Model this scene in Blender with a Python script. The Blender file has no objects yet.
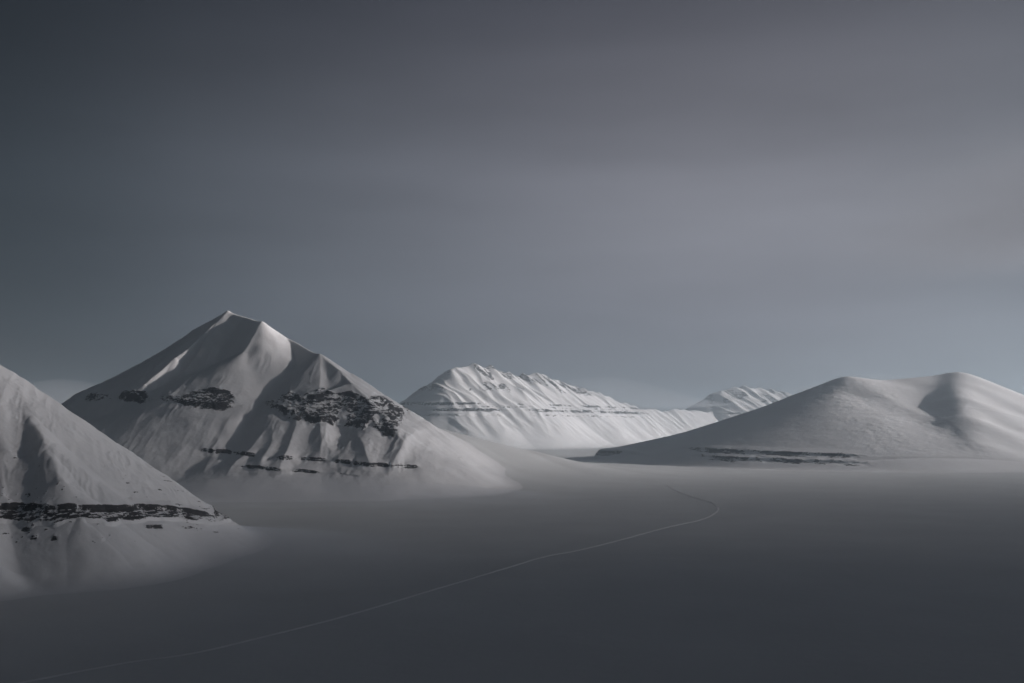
import bpy, math
import numpy as np
from mathutils import Vector

sc = bpy.context.scene
R = math.radians

# ------------------------------------------------------------------ camera
CAM_H = 300.0
F = 1004.0           # focal length in pixels of the 1024 px wide frame
HZ = 425.0           # image row of the true horizon
cam_d = bpy.data.cameras.new('camera')
cam = bpy.data.objects.new('camera', cam_d)
sc.collection.objects.link(cam)
cam_d.sensor_width = 36.0
cam_d.lens = 36.0 * F / 1024.0
cam_d.clip_start = 1.0
cam_d.clip_end = 150000.0
PITCH = math.atan((HZ - 341.5) / F)
cam.location = (0, 0, CAM_H)
cam.rotation_euler = (R(90) + PITCH, 0, 0)
sc.camera = cam

def at(u, v, Y):
    """world point at distance Y ahead seen at column u, row v (used to read the terrain's real places)"""
    cx, cy = (u - 512.0) / F, (341.5 - v) / F
    c, s = math.cos(PITCH), math.sin(PITCH)
    dy, dz = c - cy * s, s + cy * c
    return (cx / dy * Y, Y, CAM_H + dz / dy * Y)

# ------------------------------------------------------------------ light
SUN_EL, SUN_AZ = R(14), R(85)      # azimuth from +Y (view) towards +X (right)
sun_dir = Vector((math.sin(SUN_AZ) * math.cos(SUN_EL), math.cos(SUN_AZ) * math.cos(SUN_EL), math.sin(SUN_EL)))
sd = bpy.data.lights.new('sun', 'SUN')
sd.energy = 5.0
sd.angle = R(0.8)
sd.color = (1.0, 0.915, 0.885)
so = bpy.data.objects.new('sun', sd)
sc.collection.objects.link(so)
so.rotation_euler = (-sun_dir).to_track_quat('-Z', 'Y').to_euler()
so.location = (8000, -1000, 4000)

w = bpy.data.worlds.new('World'); sc.world = w; w.use_nodes = True
nt = w.node_tree; N = nt.nodes; L = nt.links
N.clear()
out = N.new('ShaderNodeOutputWorld')
sky = N.new('ShaderNodeTexSky'); sky.sky_type = 'NISHITA'; sky.sun_disc = False
sky.sun_elevation = SUN_EL; sky.sun_rotation = SUN_AZ
bg1 = N.new('ShaderNodeBackground'); bg1.inputs[1].default_value = 0.06
L.new(sky.outputs[0], bg1.inputs[0])
tc = N.new('ShaderNodeTexCoord'); sep = N.new('ShaderNodeSeparateXYZ')
L.new(tc.outputs['Generated'], sep.inputs[0])

def ramp(nt, src, stops, interp='EASE', lo=0.0, hi=1.0):
    mr = nt.nodes.new('ShaderNodeMapRange'); mr.inputs[1].default_value = lo; mr.inputs[2].default_value = hi
    nt.links.new(src, mr.inputs[0])
    cr = nt.nodes.new('ShaderNodeValToRGB'); cr.color_ramp.interpolation = interp
    el = cr.color_ramp.elements
    while len(el) > 1: el.remove(el[0])
    for i, (p, c) in enumerate(stops):
        e = el[0] if i == 0 else el.new(p)
        e.position = p
        if not isinstance(c, tuple): c = (c, c, c)
        e.color = (*c, 1)
    nt.links.new(mr.outputs[0], cr.inputs[0])
    return cr.outputs[0]

# overcast: brightness by height above the horizon, then by side
zr = ramp(nt, sep.outputs[2], [(0.0, (.124, .138, .142)), (.09, (.200, .208, .212)), (.16, (.208, .212, .211)), (.23, (.186, .187, .187)), (.32, (.104, .104, .106)), (.39, (.066, .067, .071)), (.46, (.038, .041, .047)), (.6, (.021, .025, .030)), (1.0, (.020, .0245, .030))], 'B_SPLINE')
# x: -1..1
S = lambda x: (x + 1) / 2
xr = ramp(nt, sep.outputs[0], [(S(-1.0), (.12, .15, .19)), (S(-.62), (.06, .075, .09)), (S(-.5), (.03, .045, .06)), (S(-.3), (.15, .175, .215)),
                               (S(0.0), (.40, .41, .485)), (S(.28), (.60, .595, .68)), (S(.45), (.54, .565, .65)), (S(.62), (.42, .45, .53)), (S(1.0), (.22, .25, .31))], 'B_SPLINE', -1, 1)
mapn = N.new('ShaderNodeMapping'); mapn.inputs['Scale'].default_value = (1.2, 1.2, 7.0)
mapn.inputs['Rotation'].default_value = (0, R(6), 0)
L.new(tc.outputs['Generated'], mapn.inputs[0])
nz = N.new('ShaderNodeTexNoise'); nz.inputs['Scale'].default_value = 1.6; nz.inputs['Detail'].default_value = 5; nz.inputs['Roughness'].default_value = .5
L.new(mapn.outputs[0], nz.inputs['Vector'])
nr = N.new('ShaderNodeMapRange'); nr.inputs[1].default_value = .3; nr.inputs[2].default_value = .7; nr.inputs[3].default_value = .86; nr.inputs[4].default_value = 1.14
L.new(nz.outputs[0], nr.inputs[0])
def vmul(nt, a, b):
    m = nt.nodes.new('ShaderNodeVectorMath'); m.operation = 'MULTIPLY'
    nt.links.new(a, m.inputs[0]); nt.links.new(b, m.inputs[1]); return m.outputs[0]
yr = ramp(nt, sep.outputs[1], [(0.0, (.18, .23, .24)), (.5, (.28, .345, .36)), (.75, .9), (.9, 1.0)], 'B_SPLINE', -1, 1)
skyc = vmul(nt, vmul(nt, vmul(nt, zr, xr), yr), nr.outputs[0])
bg2 = N.new('ShaderNodeBackground'); bg2.inputs[1].default_value = 1.86
L.new(skyc, bg2.inputs[0])
mx = N.new('ShaderNodeMixShader'); mx.inputs[0].default_value = .985     # cloud cover
L.new(bg1.outputs[0], mx.inputs[1]); L.new(bg2.outputs[0], mx.inputs[2])
L.new(mx.outputs[0], out.inputs[0])

sc.view_settings.view_transform = 'Standard'
sc.view_settings.look = 'None'
sc.view_settings.exposure = 0.40
sc.view_settings.gamma = 1.0
sc.view_settings.use_curve_mapping = False
cy = sc.cycles
cy.use_denoising = True
cy.max_bounces = 6; cy.diffuse_bounces = 3; cy.volume_bounces = 1
cy.transparent_max_bounces = 16

# ------------------------------------------------------------------ noise
def _hash(ix, iy, seed):
    h = (ix.astype(np.int64) * 374761393 + iy.astype(np.int64) * 668265263 + seed * 974634777) & 0xffffffff
    h = ((h ^ (h >> 13)) * 1274126177) & 0xffffffff
    return (h ^ (h >> 16)) & 0xffffffff

def perlin(x, y, seed=0):
    x0 = np.floor(x); y0 = np.floor(y)
    fx = x - x0; fy = y - y0
    u = fx * fx * fx * (fx * (fx * 6 - 15) + 10); v = fy * fy * fy * (fy * (fy * 6 - 15) + 10)
    def g(i, j):
        a = _hash(x0 + i, y0 + j, seed) * (2 * math.pi / 4294967296.0)
        return np.cos(a) * (fx - i) + np.sin(a) * (fy - j)
    return ((g(0, 0) * (1 - u) + g(1, 0) * u) * (1 - v) + (g(0, 1) * (1 - u) + g(1, 1) * u) * v) * 1.45

def fbm(x, y, oct=4, seed=0, rough=.5):
    a, t, s = 1.0, 0.0, 0.0
    for o in range(oct):
        t = t + a * perlin(x * 2 ** o, y * 2 ** o, seed + o * 17); s += a; a *= rough
    return t / s

def ridged(x, y, oct=3, seed=0, rough=.5):
    a, t, s = 1.0, 0.0, 0.0
    for o in range(oct):
        t = t + a * (1 - 2 * np.abs(perlin(x * 2 ** o, y * 2 ** o, seed + o * 31))); s += a; a *= rough
    return t / s

def sstep(a, b, x):
    t = np.clip((x - a) / (b - a), 0, 1)
    return t * t * (3 - 2 * t)

# ------------------------------------------------------------------ ridge skeletons
def ridge(X, Y, pts, sl, sr, rnd=14.0):
    """crest line through pts; slope sl on its left and sr on its right (walking from first to last point)"""
    H = np.full(X.shape, -1e4)
    for (ax, ay, az), (bx, by, bz) in zip(pts[:-1], pts[1:]):
        dx, dy = bx - ax, by - ay
        l2 = dx * dx + dy * dy
        t = np.clip(((X - ax) * dx + (Y - ay) * dy) / l2, 0, 1)
        qx, qy = X - ax - t * dx, Y - ay - t * dy
        d = np.sqrt(qx * qx + qy * qy + 1e-6)
        crs = (dx * (Y - ay) - dy * (X - ax)) / math.sqrt(l2)      # > 0 left
        m = np.clip(crs / (d + 1e-6) * 1.0, -1, 1)
        s = sr + (sl - sr) * (m * .5 + .5)
        H = np.maximum(H, az + t * (bz - az) - s * (np.sqrt(d * d + rnd * rnd) - rnd))
    return H

def smax(hs, k):
    m = hs[0]
    for h in hs[1:]: m = np.maximum(m, h)
    e = 0
    for h in hs: e = e + np.exp(np.clip((h - m) / k, -60, 0))
    return m + k * np.log(e)

def softplus(h, k):
    return np.where(h > 30 * k, h, k * np.log1p(np.exp(np.clip(h / k, -60, 30))))

def terrace(h, zb, t, w, W, st):
    """a cliff of height t*st whose top is at height zb"""
    return h + st * t * (sstep(-w, 0, h - zb) - np.clip((h - zb + W * .5) / W, 0, 1))

# ------------------------------------------------------------------ materials
def node(nt, typ, **kw):
    n = nt.nodes.new(typ)
    for k, v in kw.items():
        try: setattr(n, k, v)
        except Exception: pass
    return n

def snow_rock_material(name, scale=1.0, rock=(.034, .032, .034), snow=(.785, .79, .805), bump=1.0, patch=1.0, lying=.5):
    m = bpy.data.materials.new(name); m.use_nodes = True
    nt = m.node_tree; b = nt.nodes['Principled BSDF']
    geo = node(nt, 'ShaderNodeNewGeometry'); tc = node(nt, 'ShaderNodeTexCoord')
    at_ = node(nt, 'ShaderNodeAttribute'); at_.attribute_name = 'rock'
    sp = node(nt, 'ShaderNodeSeparateXYZ'); nt.links.new(geo.outputs['Normal'], sp.inputs[0])
    pos = tc.outputs['Object']
    def noise(s, det=4, rough=.6, vec=None, dist=0):
        n = node(nt, 'ShaderNodeTexNoise'); n.inputs['Scale'].default_value = s; n.inputs['Detail'].default_value = det
        n.inputs['Roughness'].default_value = rough; n.inputs['Distortion'].default_value = dist
        nt.links.new(vec or pos, n.inputs['Vector']); return n.outputs[0]
    def math_(op, a, bb, c=None):
        n = node(nt, 'ShaderNodeMath', operation=op)
        for i, x in enumerate((a, bb, c)):
            if x is None: continue
            if isinstance(x, (int, float)): n.inputs[i].default_value = x
            else: nt.links.new(x, n.inputs[i])
        return n.outputs[0]
    def mr(x, a, b2, c, d):
        n = node(nt, 'ShaderNodeMapRange'); nt.links.new(x, n.inputs[0])
        for i, v in enumerate((a, b2, c, d)): n.inputs[i + 1].default_value = v
        return n.outputs[0]
    mp = node(nt, 'ShaderNodeMapping'); mp.inputs['Scale'].default_value = (1, 1, 4.5); nt.links.new(pos, mp.inputs[0])
    n1 = noise(.045 / scale, 5, .65, mp.outputs[0])           # ledges, stretched level
    n2 = noise(.12 / scale, 4, .7)
    # rock where attribute says, broken by ledge noise; snow lies on flatter faces
    mixn = math_('ADD', math_('MULTIPLY', math_('SUBTRACT', n1, .5), 1.7 * patch), math_('MULTIPLY', math_('SUBTRACT', n2, .5), 1.1 * patch))
    flat = mr(sp.outputs[2], .80, .93, 0.0, lying)
    v = math_('SUBTRACT', math_('ADD', at_.outputs['Fac'], mixn), flat)
    gate = mr(at_.outputs['Fac'], .02, .12, 0, 1)
    fac = math_('MULTIPLY', mr(v, .40, .58, 0, 1), gate)
    # rock colour: strata and stains
    n3 = noise(.02 / scale, 5, .6, mp.outputs[0])
    rc = ramp(nt, n3, [(.3, tuple(c * .6 for c in rock)), (.5, rock), (.72, tuple(c * 1.9 for c in rock))], 'LINEAR')
    sn = noise(.004 / scale, 4, .5)
    s2 = ramp(nt, sn, [(.3, tuple(c * .95 for c in snow)), (.7, tuple(min(.9, c * 1.03) for c in snow))], 'LINEAR')
    mixc = node(nt, 'ShaderNodeMix', data_type='RGBA')
    nt.links.new(fac, mixc.inputs[0]); nt.links.new(s2, mixc.inputs[6]); nt.links.new(rc, mixc.inputs[7])
    nt.links.new(mixc.outputs[2], b.inputs['Base Color'])
    b.inputs['Roughness'].default_value = .75
    b.inputs['Specular IOR Level'].default_value = .15
    bp = node(nt, 'ShaderNodeBump'); bp.inputs['Strength'].default_value = .55 * bump; bp.inputs['Distance'].default_value = 2.2 * scale
    bn = math_('ADD', math_('MULTIPLY', noise(.03 / scale, 5, .62), 1.0), math_('MULTIPLY', math_('MULTIPLY', n2, fac), 2.5))
    nt.links.new(bn, bp.inputs['Height']); nt.links.new(bp.outputs[0], b.inputs['Normal'])
    return m

def mist_material(name, dens, col=(.9, .93, 1.0), g=.2):
    m = bpy.data.materials.new(name); m.use_nodes = True
    nt = m.node_tree; nt.nodes.clear()
    o = node(nt, 'ShaderNodeOutputMaterial'); v = node(nt, 'ShaderNodeVolumePrincipled')
    v.inputs['Color'].default_value = (*col, 1); v.inputs['Density'].default_value = dens
    v.inputs['Anisotropy'].default_value = g
    nt.links.new(v.outputs[0], o.inputs['Volume'])
    return m

# ------------------------------------------------------------------ mesh makers
def link(name, me, parent=None):
    o = bpy.data.objects.new(name, me); sc.collection.objects.link(o)
    if parent: o.parent = parent
    return o

def tag(o, label=None, cat=None, group=None, kind=None):
    if label: o['label'] = label
    if cat: o['category'] = cat
    if group: o['group'] = group
    if kind: o['kind'] = kind
    return o

def mesh_from(name, co, faces, nrm, attr, mat):
    me = bpy.data.meshes.new(name)
    used, inv = np.unique(faces.ravel(), return_inverse=True)
    k = faces.shape[1]
    me.vertices.add(len(used)); me.vertices.foreach_set('co', co[used].astype(np.float32).ravel())
    me.loops.add(faces.size); me.loops.foreach_set('vertex_index', inv.astype(np.int32).ravel())
    me.polygons.add(len(faces)); me.polygons.foreach_set('loop_start', np.arange(0, faces.size, k, dtype=np.int32))
    me.polygons.foreach_set('use_smooth', np.ones(len(faces), bool))
    me.update(calc_edges=True)
    if attr is not None:
        a = me.attributes.new('rock', 'FLOAT', 'POINT'); a.data.foreach_set('value', attr[used].astype(np.float32))
    if nrm is not None:
        me.normals_split_custom_set_from_vertices(nrm[used].astype(np.float32).tolist())
    me.materials.append(mat)
    return me

def grid(xs, ys, h):
    X, Y = np.meshgrid(xs, ys)
    co = np.stack([X, Y, h], -1).reshape(-1, 3)
    ny, nx = X.shape
    i = np.arange(ny * nx).reshape(ny, nx)
    f = np.stack([i[:-1, :-1], i[:-1, 1:], i[1:, 1:], i[1:, :-1]], -1).reshape(-1, 4)
    gy, gx = np.gradient(h, ys, xs)
    n = np.stack([-gx, -gy, np.ones_like(h)], -1); n /= np.linalg.norm(n, axis=-1, keepdims=True)
    return co, f, n.reshape(-1, 3), np.sqrt(gx * gx + gy * gy)

def axis(*segs):
    """segs: start, (end, step), (end, step) ..."""
    out = [segs[0]]
    for e, st in segs[1:]:
        n = max(1, int(round((e - out[-1]) / st)))
        out += list(np.linspace(out[-1], e, n + 1)[1:])
    return np.array(out)

# ------------------------------------------------------------------ the ground
SHO = [at(405, 418, 5350), at(440, 429, 5550), at(520, 449, 5900), at(580, 463, 6250), at(640, 471, 6550), (1500, 6900, -12)]
def ground_h(X, Y):
    h = 6 * fbm(X / 1500, Y / 2200, 3, 5) * sstep(300, 2500, Y)
    h = h + .5 * fbm(X / 260, Y / 160, 3, 9)
    h = h + .8 * ridged(X / 240 + Y / 900, Y / 70, 3, 61, .55) * sstep(1200, 3000, Y)      # wind drifts
    # low shoulder running out to the right behind the tallest mountain
    sh = np.zeros_like(X)
    for (ax, ay, az), (bx, by, bz) in zip(SHO[:-1], SHO[1:]):
        dx, dy = bx - ax, by - ay
        t = np.clip(((X - ax) * dx + (Y - ay) * dy) / (dx * dx + dy * dy), 0, 1)
        d = np.hypot(X - ax - t * dx, Y - ay - t * dy)
        sh = np.maximum(sh, np.maximum(az + t * (bz - az), 0) * np.exp(-(d / 430.0) ** 1.5))
    h = h + sh
    return h

gx = axis(-60000, (-20000, 2500), (-8000, 400), (-4000, 80), (4500, 22), (9000, 80), (20000, 400), (60000, 2500))
gy = axis(-6000, (0, 400), (900, 40), (7600, 20), (12000, 60), (24000, 300), (60000, 2500))
GX, GY = np.meshgrid(gx, gy)
gh = ground_h(GX, GY)
snow_ground = snow_rock_material('snow_plain', 1.0, snow=(.67, .685, .69), bump=.8)
co, f, n, s = grid(gx, gy, gh)
g = link('snow_ground', mesh_from('snow_ground', co, f, n, np.zeros(len(co)), snow_ground))
tag(g, 'smooth dark snow plain running from the foreground to the mountain feet', 'snow plain', kind='structure')

# ------------------------------------------------------------------ mountains
def build_mountain(name, xs, ys, hfun, label, mat, parts, cat='mountain'):
    X, Y = np.meshgrid(xs, ys)
    G = ground_h(X, Y)
    H, rock, zone = hfun(X, Y, G)
    # fall away under the ground at the rim of the sheet
    Z = G + H
    co, f, n, sl = grid(xs, ys, Z)
    rock = rock(sl) if callable(rock) else rock
    rk = rock.ravel(); zn = zone.ravel().astype(int)
    fz = zn[f].max(axis=1); fr = rk[f].max(axis=1)
    fz = np.where(fr > .02, fz, 0)
    rk = np.where(zn > 0, rk, 0)
    cx = co[:, :2].mean(axis=0)
    root = link(name, mesh_from(name, co, f[fz == 0], n, rk, mat))
    tag(root, label, cat, kind='structure')
    for k, (pn, pl) in parts.items():
        ff = f[fz == k]
        if len(ff) == 0: continue
        p = link(pn, mesh_from(pn, co, ff, n, rk, mat), root)
        if pl: p['label'] = pl
    return root

def rockness(X, Y, st, hh, zb, below, above, cell, seed):
    """bare rock on a ledge: a lens that thins out where the cliff dies away, with a ragged edge"""
    q = st * (.70 + .8 * fbm(X / cell, hh / (cell * .45), 4, int(seed) + 500, .65))
    lo = sstep(zb - below * (.25 + q), zb - below * q * .6, hh)
    hi = sstep(zb + above * (.15 + q), zb, hh)
    return np.clip(lo * hi * np.clip(.2 + q * .75, 0, .8), 0, 1)

# ---- main pyramid
P0 = at(228, 311, 5600)
M_RIDGES = [
    ([P0, at(195, 328, 5640), at(150, 357, 5700), at(110, 378, 5760), at(80, 391, 5820), at(66, 400, 5850), at(40, 440, 5950), at(10, 480, 6000)], .8, 1.0, 10),
    ([P0, at(262, 321, 5420), at(288, 337, 5430), at(320, 354, 5260)], .7, .95, 8),
    ([at(320, 354, 5260), at(350, 372, 5290), at(390, 398, 5330), at(425, 421, 5340), at(452, 444, 5340), at(478, 474, 5330)], .7, .62, 14),
    ([P0, at(208, 331, 5440), at(176, 356, 5250), at(146, 383, 5060), at(132, 402, 4960)], 1.25, .5, 8),       # spur 1
    ([at(262, 321, 5420), at(243, 352, 5220), at(231, 372, 5090), at(219, 391, 4970), at(214, 425, 4780), at(210, 462, 4520), at(206, 486, 4360)], .80, .45, 6),
    ([at(320, 354, 5260), at(338, 368, 5120), at(352, 383, 5000), at(372, 402, 4860), at(392, 425, 4720), at(404, 445, 4600)], .62, .88, 8),
    ([at(352, 383, 5000), at(380, 425, 4780), at(400, 465, 4500), at(412, 488, 4330)], .5, .45, 60),
    ([at(296, 383, 5150), at(306, 404, 5000), at(318, 438, 4770), at(322, 470, 4480), at(324, 490, 4300)], .5, .42, 50),
]
# slopes are for left/right when walking down towards the viewer: left is the sun side
def band_curve(X, pts, Y):
    return np.interp(X, [at(u, 400, Y)[0] for u, z in pts], [z for u, z in pts])

def h_main(X, Y, G):
    wx = 20 * fbm(X / 260, Y / 260, 3, 1); wy = 20 * fbm(X / 260, Y / 260, 3, 2)
    hs = [ridge(X + wx, Y + wy, p, a, b, r_) for p, a, b, r_ in M_RIDGES]
    h = smax(hs, 9.0)
    front = sstep(5750, 5450, Y)
    rgt = sstep(at(400, 440, 4800)[0], at(430, 440, 4800)[0], X)
    lft = sstep(at(215, 440, 4800)[0], at(250, 440, 4800)[0], X)
    # chutes and ribs running down the slope below the cliffs
    flute = ridged(X / 165 + .15 * fbm(X / 300, Y / 300, 2, 3), Y / 900, 1, 11, .4)
    amp = 20 * sstep(70, 170, h) * (1 - sstep(300, 380, h)) * front * (1 - rgt) * (.2 + .8 * lft)
    h = h + amp * flute
    # the cliff field: tall on the right, short steps at the ends of the two left spurs
    xs_ = lambda u: at(u, 400, 4970)[0]
    top = band_curve(X, [(60, 472), (112, 474), (140, 474), (160, 452), (180, 446), (198, 470), (215, 492), (234, 470), (250, 425), (268, 420), (280, 440), (292, 470), (306, 452), (322, 486), (338, 458), (352, 478), (364, 440), (380, 452), (392, 405), (404, 400), (412, 350)], 4970)
    bot = band_curve(X, [(60, 430), (115, 436), (150, 408), (180, 418), (200, 396), (236, 376), (246, 395), (262, 405), (285, 385), (310, 335), (345, 318), (380, 300), (400, 262), (412, 250)], 4970)
    pres = np.interp(X, [xs_(u) for u in (58, 70, 85, 110, 118, 145, 152, 165, 172, 185, 192, 236, 244, 262, 276, 300, 398, 410)],
                     [0, .9, .5, .25, .95, .95, .35, .25, .6, .6, .8, .95, .1, .05, .55, .95, .9, 0]) * front
    big = sstep(xs_(268), xs_(300), X) * front
    jag = fbm(X / 45, Y / 120, 4, 31, .6)
    but = ridged(X / 85 + .5 * fbm(X / 110, Y / 110, 2, 36), Y / 300 + .2, 2, 35, .5)
    bot = bot - 20 * but * big
    hh = h + 17 * jag
    inside = sstep(bot - 8, bot + 10, hh) * sstep(top + 10, top - 8, hh)
    led = fbm(X / 46 + 3, hh / 15, 4, 33, .6)            # follows the level strata
    h = h + pres * inside * (6 * led + 9 * but * (.25 + .75 * big))
    h = terrace(hh, top - 14, 16, 10, 90, pres * (.3 + 1.6 * jag).clip(0, 1)) - hh + h
    h = terrace(hh, bot + 20, 26, 12, 90, pres * (.6 - jag).clip(0, 1)) - hh + h
    rk_up = pres * inside * np.clip(.66 + 1.2 * led + .75 * fbm(X / 120 + 5, hh / 55, 3, 38) - .55 * sstep(.0, -.55, but) * big - .5 * big * sstep(.0, -.4, fbm(X / 95, Y / 95, 2, 39)) + .16 * (1 - big) + .50 * but + .5 * fbm(X / 14, hh / 7, 3, 37), 0, .95)
    h = h + 3.2 * ridged(X / 44 + .4 * fbm(X / 80, Y / 80, 2, 27), Y / 420, 2, 28, .5) * sstep(80, 180, h) * (1 - sstep(600, 720, h)) * sstep(-.1, .45, fbm(X / 200, Y / 260, 2, 29) + .1) * front
    # scattered stones above the field and on the right flank
    h = h + (1.4 + 2.6 * (1 - sstep(430, 520, h)) * (1 - .6 * rgt)) * fbm(X / 80, Y / 120, 5, 8, .58) * sstep(20, 120, h)
    tilt = -.075 * (X + 900) - 17
    hh = h - tilt + 6 * fbm(X / 70, Y / 160, 3, 41)
    rock = np.where(rk_up > .02, rk_up, 0); zone = np.where(rk_up > .02, 1., 0.)
    layers = []
    xl = sstep(xs_(226), xs_(236), X) * sstep(xs_(432), xs_(424), X)
    layers.append((180, 12, 5, 60, sstep(-.35, .15, fbm(X / 70, Y / 600, 4, 71, .6)) * xl * front, 2))
    x2 = sstep(xs_(262), xs_(275), X) * sstep(xs_(385), xs_(372), X)
    layers.append((132, 9, 4, 50, sstep(-.35, .25, fbm(X / 90, Y / 600, 4, 84, .6)) * x2 * front, 3))
    for zb, t, w, W, st, zn in layers:
        h = terrace(hh, zb, t, w, W, st) - hh + h
        k = rockness(X, Y, st, hh, zb, w + 10, 9, 26, zb)
        rock = np.maximum(rock, k); zone = np.where(k > .02, np.maximum(zone, zn), zone)
    H = softplus(h - G - 6, 22.0 - 8 * rgt) - 1.6
    return H, rock, zone

snow_main = snow_rock_material('snow_and_rock', 1.0)
mx_ = axis(-3600, (-2650, 40), (-50, 4.5), (900, 25))
my_ = axis(3500, (3900, 15), (5300, 4.2), (5750, 7), (7400, 30))
build_mountain('mountain', mx_, my_, h_main, 'tallest pyramid shaped snowy mountain with dark cliffs across its face', snow_main,
               {1: ('rock_cliff', 'broken dark cliffs high on the face'), 2: ('rock_band', 'upper of the two thin rock bands near the foot'), 3: ('rock_band', 'short lowest rock band')})

# ---- left foreground mountain
L_RIDGES = [
    ([at(-420, 130, 2350), at(-80, 312, 2450), at(0, 371, 2540), at(60, 421, 2620), at(120, 462, 2700), at(170, 491, 2760), at(205, 512, 2800), at(235, 532, 2860)], .7, .74),
    ([at(-30, 345, 2500), at(-10, 400, 2330), at(5, 450, 2160), at(0, 495, 2030), at(-10, 560, 1850)], .8, .6),
    ([at(-200, 240, 2400), at(-190, 370, 2150), at(-180, 480, 1900), at(-170, 560, 1750)], .8, .6),
    ([at(8, 379, 2530), at(26, 409, 2340), at(44, 444, 2190), at(60, 480, 2080), at(78, 518, 2010), at(92, 550, 1960)], .75, .82),
    ([at(95, 444, 2660), at(125, 472, 2540), at(150, 497, 2440), at(165, 525, 2360)], .62, .62),
]
def h_left(X, Y, G):
    wx = 10 * fbm(X / 120, Y / 120, 3, 101); wy = 10 * fbm(X / 120, Y / 120, 3, 102)
    hs = [ridge(X + wx, Y + wy, p, a, b, 8.) for p, a, b in L_RIDGES]
    h = smax(hs, 6.0)
    D = (X + .45 * Y)            # along the strike of the face
    fl = ridged(D / 60, (Y - .45 * X) / 500, 2, 111, .5)
    h = h + 5.0 * fl * sstep(110, 170, h) * (1 - .6 * sstep(300, 420, h)) * (.3 + .9 * sstep(-1060, -1250, X))
    h = h + 2.2 * fbm(X / 38, Y / 38, 5, 118, .55) * sstep(20, 90, h) + 2.0 * ridged(D / 26 + .4 * fbm(X / 60, Y / 60, 2, 119), (Y - .45 * X) / 160, 2, 120, .6) * sstep(90, 140, h) * sstep(.0, .5, fbm(X / 130, Y / 130, 2, 121) + .25)
    tilt = .0 * X
    hh = h + 3.0 * fbm(X / 40, Y / 90, 3, 141) + np.interp(X + Y, [950, 1144, 1270, 1429, 1593, 1661, 1800], [-12, -8, 2, 9, 25, 35, 55])
    brk = fbm(X / 55, Y / 120, 3, 151)
    rock = np.zeros_like(X); zone = np.zeros_like(X)
    fade = sstep(-715, -765, X)
    edge = sstep(-1130, -1290, X)
    led = fbm(X / 20 + 7, hh / 6.5, 4, 191, .6)
    thick = 32 + 22 * fbm(X / 80, Y / 400, 3, 193)
    ins = sstep(133 - thick, 137 - thick, hh) * sstep(134, 130, hh) * fade
    h = h + ins * (2.5 * led + 2.0 * ridged(X / 22, Y / 80, 3, 195))
    h = terrace(hh, 131, 10, 4, 34, fade * np.clip(.8 + brk, 0, 1)) - hh + h
    h = terrace(hh, 134 - thick, 7, 3, 26, fade * np.clip(.7 - brk, 0, 1)) - hh + h
    k0 = ins * np.clip(.82 + 1.2 * led + .5 * brk + .35 * fbm(X / 7, hh / 3, 3, 197), 0, .95)
    rock = np.where(k0 > .02, k0, 0); zone = np.where(k0 > .02, 1., 0.)
    spk = sstep(.36, .5, fbm(X / 13, hh / 7, 3, 199, .6) + .25 * fbm(X / 90, Y / 90, 2, 200)) * sstep(60, 72, hh) * sstep(290, 180, hh) * .85
    rock = np.maximum(rock, spk); zone = np.where((spk > .02) & (zone == 0), 2., zone)
    h = h + 1.5 * spk
    layers = [
        (92, 5, 2.5, 20, sstep(.12, .3, fbm(X / 40, Y / 90, 3, 171)) * fade, 2),
        (76, 5, 2.5, 20, sstep(.22, .4, fbm(X / 30, Y / 90, 3, 174)) * fade, 2),
        (196, 6, 3, 24, sstep(.0, .25, fbm(X / 30, Y / 90, 3, 181) + .5) * edge, 3),
        (180, 6, 3, 24, sstep(.0, .25, fbm(X / 30, Y / 90, 3, 184) + .4) * edge, 3),
    ]
    for zb, t, w, W, st, zn in layers:
        h = terrace(hh, zb, t, w, W, st) - hh + h
        k = rockness(X, Y, st, hh, zb, w + 5, 4, 13, zb)
        rock = np.maximum(rock, k); zone = np.where(k > .02, np.maximum(zone, zn), zone)
    H = softplus(h - G, 11.0) - .8
    return H, rock, zone

lx_ = axis(-3600, (-1750, 40), (-1550, 6), (-620, 2.0), (-350, 12))
ly_ = axis(1200, (1500, 15), (1650, 5), (2860, 2.6), (2950, 10), (4200, 35))
snow_left = snow_rock_material('snow_and_rock_near', .5)
build_mountain('mountain', lx_, ly_, h_left, 'nearest snowy slope cut by the left edge with a dark layered rock band', snow_left,
               {1: ('rock_band', 'thick dark layered rock band across the lower slope'), 2: ('rock_outcrop', 'small dark rocks below the main band'), 3: ('rock_outcrop', 'broken rocks at the left edge')})

# ---- right domed mountain
R_RIDGES = [
    ([at(958, 373, 9050), at(995, 383, 9350), at(1024, 396, 9650), at(1100, 425, 10400), at(1180, 450, 11000)], .4, .58, 60),
    ([at(958, 373, 9050), at(935, 374, 9080), at(912, 375, 9000), at(880, 378.5, 8930), at(846, 378, 8900)], .43, .5, 60),
    ([at(846, 378, 8900), at(825, 385, 8850), at(790, 399, 8800), at(740, 418, 8850), at(680, 436, 8950), at(632, 449, 9050), at(606, 450.5, 9070)], .34, .5, 30),
    ([at(846, 378, 8900), at(832, 395, 8500), at(818, 418, 8000), at(806, 445, 7300), at(800, 464, 6950)], .27, .30, 70),
    ([at(958, 373, 9050), at(956, 380, 8700), at(958, 393, 8200), at(963, 413, 7700), at(974, 442, 7150)], .50, .58, 80),
    ([at(745, 422, 8800), at(735, 447, 8000), at(730, 462, 7500)], .2, .2, 90),
]
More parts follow.
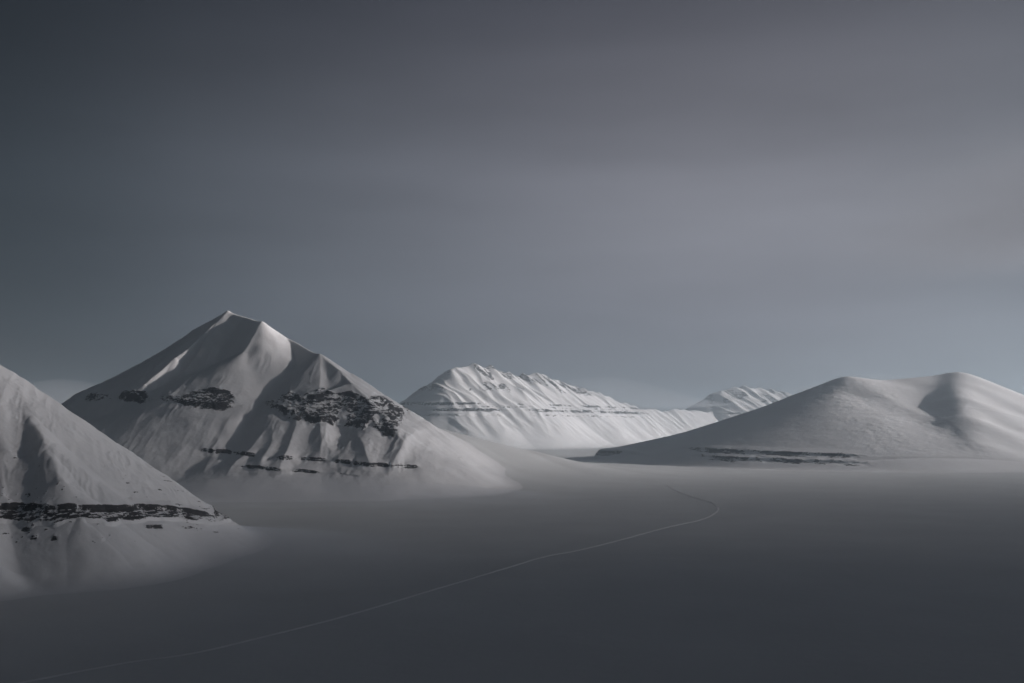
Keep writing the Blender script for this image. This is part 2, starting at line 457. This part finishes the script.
def h_right(X, Y, G):
    wx = 14 * fbm(X / 700, Y / 700, 3, 201); wy = 14 * fbm(X / 700, Y / 700, 3, 202)
    amt = sstep(8900, 8500, Y)
    cut = at(597, 450, 9050)[0] - (9050 - Y) * .06
    hs = [ridge(X + wx * amt, Y + wy * amt, p, a, b, r) for p, a, b, r in R_RIDGES]
    h = smax(hs, 38.0) - 14
    lump = sstep(at(800, 420, 8200)[0], at(830, 420, 8200)[0], X) * sstep(at(925, 420, 8200)[0], at(900, 420, 8200)[0], X)
    h = h + 5 * fbm(X / 330, Y / 420, 3, 217) * sstep(60, 200, h)
    for _ in range(3):                # wind has rounded every crest
        p = np.pad(h, 4, mode='edge')
        h = sum(p[4:-4, i:i + h.shape[1]] for i in range(9)) / 9
        p = np.pad(h, 4, mode='edge')
        h = sum(p[i:i + h.shape[0], 4:-4] for i in range(9)) / 9
    h = h + (1.2 + 3.0 * lump * sstep(-.4, .3, fbm(X / 260, Y / 260, 2, 219))) * fbm(X / 75, Y / 75, 4, 218, .62) * sstep(30, 120, h) * sstep(8950, 8600, Y)
    tilt = -.026 * (X - 2000)
    hh = h - tilt + 6 * fbm(X / 90, Y / 300, 3, 241)
    rock = np.zeros_like(X); zone = np.zeros_like(X)
    a = sstep(at(672, 450, 8000)[0], at(700, 450, 8000)[0], X) * sstep(at(845, 450, 7400)[0], at(825, 450, 7400)[0], X)
    tip = sstep(at(636, 452, 9000)[0], at(624, 452, 9000)[0], X) * sstep(at(588, 452, 9000)[0], at(594, 452, 9000)[0], X)
    led = fbm(X / 62, hh / 13, 4, 251, .6)
    zlo = 34 + 14 * fbm(X / 200, Y / 900, 2, 252)
    zhi = 112 + 10 * fbm(X / 160, Y / 900, 2, 253)
    gap = 1 - .8 * sstep(66, 72, hh) * sstep(88, 82, hh)           # snowy shelf between the two bands
    ins = sstep(zlo, zlo + 8, hh) * sstep(zhi + 6, zhi - 2, hh) * a
    h = h + ins * 5 * led
    h = terrace(hh, 110, 11, 6, 70, a) - hh + h
    h = terrace(hh, 64, 9, 6, 60, a) - hh + h
    k1 = ins * gap * np.clip(.44 + 1.3 * led + .9 * fbm(X / 180, Y / 900, 3, 254) + .2 * sstep(85, 100, hh), 0, .9)
    rock = np.where(k1 > .02, k1, 0); zone = np.where(k1 > .02, np.where(hh > 77, 1., 2.), 0.)
    h = np.where(X < cut, h - 2.2 * (cut - X), h)
    h = terrace(h, 74, 30, 12, 60, tip)
    k3 = tip * sstep(32, 42, h) * sstep(84, 76, h) * sstep(8700, 8850, Y) * np.clip(.75 + .6 * fbm(X / 30, h / 9, 3, 271), 0, .9)
    rock = np.maximum(rock, k3); zone = np.where(k3 > .02, 3., zone)
    kk = 4 + 10 * sstep(at(640, 450, 9000)[0], at(700, 450, 9000)[0], X)
    H = softplus(h - G - 3, kk) - 1.2
    return H, rock, zone

rx_ = axis(-300, (500, 40), (3300, 8), (4700, 12), (7200, 60))
ry_ = axis(6000, (6800, 20), (7900, 7), (9200, 10), (11200, 50))
snow_right = snow_rock_material('snow_and_rock_dome', 1.6, lying=.05)
build_mountain('mountain', rx_, ry_, h_right, 'broad rounded snowy mountain with two pale domes at the right edge', snow_right,
               {1: ('rock_band', 'upper dark rock band low on the shaded side'), 2: ('rock_band', 'lower broken rock band'), 3: ('rock_outcrop', 'small dark cliff at the pointed left end')})

# ---- far mountain
def far_h(ridges, seed, rib, zb0, bands, bandfade, rnd=25.):
    def fn(X, Y, G):
        wx = 60 * fbm(X / 700, Y / 700, 3, seed); wy = 60 * fbm(X / 700, Y / 700, 3, seed + 1)
        h = smax([ridge(X + .5 * wx, Y + .5 * wy, p, a, b, rnd) for p, a, b in ridges], 20.)
        D = X * .75 + Y * .66; E = -X * .66 + Y * .75
        h = h + rib * ridged(D / 400 + .35 * fbm(D / 600, E / 600, 2, seed + 4), E / 2200, 2, seed + 5, .5) * sstep(60, 300, h) * (.5 + .5 * sstep(330, 620, h))
        h = h + rib * .26 * ridged(D / 130, E / 500, 3, seed + 7, .6) * sstep(60, 300, h) * (.4 + .9 * fbm(D / 500, E / 500, 2, seed + 8).clip(-.4, .6))
        hh = h + 10 * fbm(X / 200, Y / 200, 3, seed + 9)
        rock = np.zeros_like(X); zone = np.zeros_like(X)
        for i in range(bands):
            zb = zb0 - (0, 42, 80, 150)[i]
            th = (16, 10, 20, 12)[i]
            st = sstep(-.5, .1, fbm(D / 600, Y / 3000, 4, seed + 20 + i)) * bandfade(X, Y)
            h = terrace(hh, zb, th * 1.2, 12, 90, st) - hh + h
            k = st * sstep(zb - th - 10, zb - th, hh) * sstep(zb + 8, zb, hh) * np.clip((.75, .4, .68, .35)[i] + .9 * fbm(D / 110, hh / 14, 4, seed + 40 + i, .65), 0, .85)
            rock = np.maximum(rock, k); zone = np.where(k > .02, 1, zone)
        # ribs of bare rock high on the face
        k2 = sstep(.1, .5, ridged(D / 120, E / 420, 3, seed + 33)) * sstep(zb0 + 120, zb0 + 220, h) * .66 * sstep(.1, .4, fbm(D / 400, E / 400, 2, seed + 35) + .32)
        rock = np.maximum(rock, k2); zone = np.where((k2 > .02) & (zone == 0), 2, zone)
        H = softplus(h - G, 30.0) - 3
        return H, rock, zone
    return fn

FAR = [
    ([at(385, 433, 14900), at(418, 404, 14300), at(440, 383, 13950), at(453, 372, 13700), at(478, 366, 14100), at(495, 370, 14400), at(512, 377, 14700), at(537, 376.5, 15100), at(575, 389, 15800), at(600, 396, 16200),
      at(640, 411, 16900), at(662, 412, 17300), at(690, 411, 17900), at(725, 414, 18500), at(760, 418, 19000)], .7, .62),
    ([at(453, 372, 13700), at(440, 395, 13250), at(425, 425, 12700)], .85, .9),
    ([at(537, 377, 15100), at(560, 405, 14600), at(575, 430, 14000)], .6, .55),
]
fx_ = axis(-4500, (-1800, 80), (3200, 16), (6000, 80))
fy_ = axis(11500, (12400, 60), (17600, 18), (21500, 120))
snow_far = snow_rock_material('snow_and_rock_far', 3.0, bump=1.2, lying=.25)
build_mountain('mountain', fx_, fy_, far_h(FAR, 300, 62., 585, 4, lambda X, Y: sstep(2600, 1900, X)), 'distant ribbed snowy mountain with thin level rock bands in the gap', snow_far,
               {1: ('rock_band', 'thin level rock bands across the face'), 2: ('rock_ribs', None)})
FAR2 = [
    ([at(668, 425, 18300), at(690, 411, 18500), at(705, 400, 18700), at(722, 391, 18900), at(742, 388, 19200), at(770, 391, 19600), at(800, 398, 20000), at(850, 415, 20500)], .65, .6),
]
hx_ = axis(1500, (2600, 100), (6500, 22), (9000, 150))
hy_ = axis(16500, (17300, 80), (20600, 26), (23500, 150))
build_mountain('mountain', hx_, hy_, far_h(FAR2, 400, 60., 520, 1, lambda X, Y: sstep(3000, 3500, X)), 'farthest faint ribbed snowy peak half hidden behind the domed mountain', snow_far,
               {1: ('rock_band', None), 2: ('rock_ribs', None)})

# ------------------------------------------------------------------ snowmobile track across the plain
def plain_pt(u, v):
    x, y, z = at(u, v, 1000.0)
    k = CAM_H / (CAM_H - z)
    X, Y = x * k, 1000.0 * k
    for _ in range(12):           # settle on the undulating ground
        hgt = float(ground_h(np.array([[X]]), np.array([[Y]]))[0, 0])
        k = (CAM_H - hgt) / (CAM_H - z)
        X, Y = x * k, 1000.0 * k
    return X, Y
TP = [(-30, 694), (30, 681), (120, 664), (200, 652), (300, 628), (380, 606), (450, 585), (500, 570), (540, 558), (580, 550), (620, 540), (665, 528), (703, 519), (717, 511), (714, 504), (695, 498), (676, 491), (667, 485)]
pts = np.array([plain_pt(u, v) for u, v in TP])
def catmull(P, n):
    P = np.vstack([2 * P[0] - P[1], P, 2 * P[-1] - P[-2]]); o = []
    for i in range(1, len(P) - 2):
        for t in np.linspace(0, 1, n, endpoint=False):
            a, b, c, d = P[i - 1:i + 3]
            o.append(.5 * ((2 * b) + (c - a) * t + (2 * a - 5 * b + 4 * c - d) * t * t + (3 * b - a - 3 * c + d) * t ** 3))
    o.append(P[-2]); return np.array(o)
cl = catmull(pts, 60)
wob = fbm(np.arange(len(cl)) / 60., np.zeros(len(cl)), 4, 77)
tn = np.gradient(cl, axis=0); tn /= np.linalg.norm(tn, axis=1, keepdims=True)
nn = np.stack([-tn[:, 1], tn[:, 0]], 1)
cl = cl + nn * wob[:, None] * 5
prof = [(-3.4, -.3), (-2.8, .1), (-2.1, .45), (-1.5, .1), (-.5, .04), (0, .22), (.5, .04), (1.5, .1), (2.1, .45), (2.8, .1), (3.4, -.3)]
V = []
for j, (o_, z_) in enumerate(prof):
    q = cl + nn * o_
    V.append(np.stack([q[:, 0], q[:, 1], ground_h(q[None, :, 0], q[None, :, 1])[0] + z_ + .25], 1))
V = np.stack(V, 1); ny, nx = V.shape[:2]
i = np.arange(ny * nx).reshape(ny, nx)
f = np.stack([i[:-1, :-1], i[:-1, 1:], i[1:, 1:], i[1:, :-1]], -1).reshape(-1, 4)
tm = snow_rock_material('packed_snow', .1, snow=(.89, .89, .90), bump=.5)
t = link('snowmobile_track', mesh_from('snowmobile_track', V.reshape(-1, 3), f, None, np.zeros(ny * nx), tm))
tag(t, 'thin winding snowmobile track crossing the dark snow plain', 'track', kind='structure')

# ------------------------------------------------------------------ haze (closed box round everything, even density)
def box(name, lo, hi, mat):
    v = [(x, y, z) for z in (lo[2], hi[2]) for y in (lo[1], hi[1]) for x in (lo[0], hi[0])]
    f = [(0, 2, 3, 1), (4, 5, 7, 6), (0, 1, 5, 4), (2, 6, 7, 3), (0, 4, 6, 2), (1, 3, 7, 5)]
    me = bpy.data.meshes.new(name); me.from_pydata(v, [], f); me.materials.append(mat)
    return link(name, me)
hz = box('haze', (-61000, -7000, -60), (61000, 61000, 1450), mist_material('haze', 5.3e-5, (.75, .88, .97), .74))
tag(hz, 'cold grey haze that pales the far mountains', 'haze', kind='stuff')

# ------------------------------------------------------------------ clouds shaped and placed, mostly out of view, for the shade they cast
def lens_cloud(name, c, rx, ry, tz, mat, seed, label):
    us = np.linspace(0, 2 * math.pi, 97)[:-1]; rs = np.linspace(0, 1, 26)
    vs, fs = [], []
    def ring(r, sgn):
        k = 1 + .09 * perlin(np.cos(us) * 1.6 + 9, np.sin(us) * 1.6 + seed, seed)
        x = c[0] + rx * r * np.cos(us) * k; y = c[1] + ry * r * np.sin(us) * k
        z = tz * (1 - r ** 2) ** 3 * (1 + .2 * fbm(x / 2500, y / 2500, 3, seed + 3)) * sgn * (1.0 if sgn > 0 else .25)
        return np.stack([x, y, c[2] + z], 1)
    rings = [ring(r, 1) for r in rs[1:][::-1]] ; rings = rings[::-1]
    top = [ring(r, 1) for r in rs[1:]]; bot = [ring(r, -1) for r in rs[1:-1]][::-1]
    allr = top + bot
    n_ = len(us)
    V = [np.array([[c[0], c[1], c[2] + tz]])] + allr + [np.array([[c[0], c[1], c[2] - .25 * tz]])]
    V = np.vstack(V)
    for j in range(n_): fs.append((0, 1 + j, 1 + (j + 1) % n_))
    for k in range(len(allr) - 1):
        a, b = 1 + k * n_, 1 + (k + 1) * n_
        for j in range(n_): fs.append((a + j, b + j, b + (j + 1) % n_, a + (j + 1) % n_))
    a = 1 + (len(allr) - 1) * n_; e = len(V) - 1
    for j in range(n_): fs.append((a + j, e, a + (j + 1) % n_))
    me = bpy.data.meshes.new(name); me.from_pydata(V.tolist(), [], fs); me.materials.append(mat)
    for p in me.polygons: p.use_smooth = True
    o = link(name, me); tag(o, label, 'cloud', kind='stuff'); return o
lens_cloud('mist_cloud_bank', (4900, 7500, 10), 2500, 1100, 190, mist_material('mist', 1.2e-3, (.88, .9, .94), .3), 3, 'low mist lying over the foot of the domed mountain')
CLOUD_Z = 1750.0
off = (CLOUD_Z) / math.tan(SUN_EL)
ox, oy = off * math.sin(SUN_AZ), off * math.cos(SUN_AZ)
lens_cloud('cloud', (6272 + ox, -6271 + oy, CLOUD_Z), 19650, 14860, 500, mist_material('cloud', .0043, (.22, .24, .28), .6), 7, 'great grey cloud bank whose shade darkens the foreground plain')
lens_cloud('cloud', (-2617 + ox, 5692 + oy, CLOUD_Z), 2635, 4497, 130, mist_material('added_thin_cloud', .0019, (.5, .52, .56), .6), 11, 'thin veil of cloud added to dim the light on the tallest mountain')  # extra lens added to weaken the sun on the tallest mountain
lens_cloud('cloud', (300 + ox, 900 + oy, CLOUD_Z - 60), 2100, 1900, 160, mist_material('added_dense_cloud', .0040, (.22, .24, .28), .6), 13, 'small unseen cloud added to darken the plain nearest the camera')  # unseen extra lens put towards the sun to deepen the near shade
lens_cloud('mist_cloud_bank', (-900, 2350, 0), 900, 800, 75, mist_material('mist_near', 2.6e-3, (.86, .9, .96), .3), 5, 'low mist softening the foot of the nearest slope')
lens_cloud('mist_cloud_bank', (-900, 4300, 0), 1500, 900, 95, mist_material('mist_middle', 1.5e-3, (.86, .9, .96), .3), 6, 'low mist round the foot of the tallest mountain')
lens_cloud('mist_cloud_bank', (1600, 17700, 640), 3000, 900, 480, mist_material('cloud_wisp_far', 4.5e-4, (.86, .9, .96), .3), 9, 'pale cloud wisp drifting over the far mountain crest')  # a cloud puff, though it sits inside the haze box
lens_cloud('mist_cloud_bank', (3500, 9700, 640), 1100, 420, 170, mist_material('crest_fog', 3e-4, (.9, .92, .96), .3), 10, 'thin cloud fog along the crest between the two domes')  # cloud fog over the saddle, also inside the haze box
lens_cloud('mist_cloud_bank', (-3600, 8000, 430), 1100, 700, 260, mist_material('cloud_puff_left', 7e-4, (.86, .9, .96), .3), 12, 'small cloud rising behind the nearest slope')  # another cloud puff, not ground mist
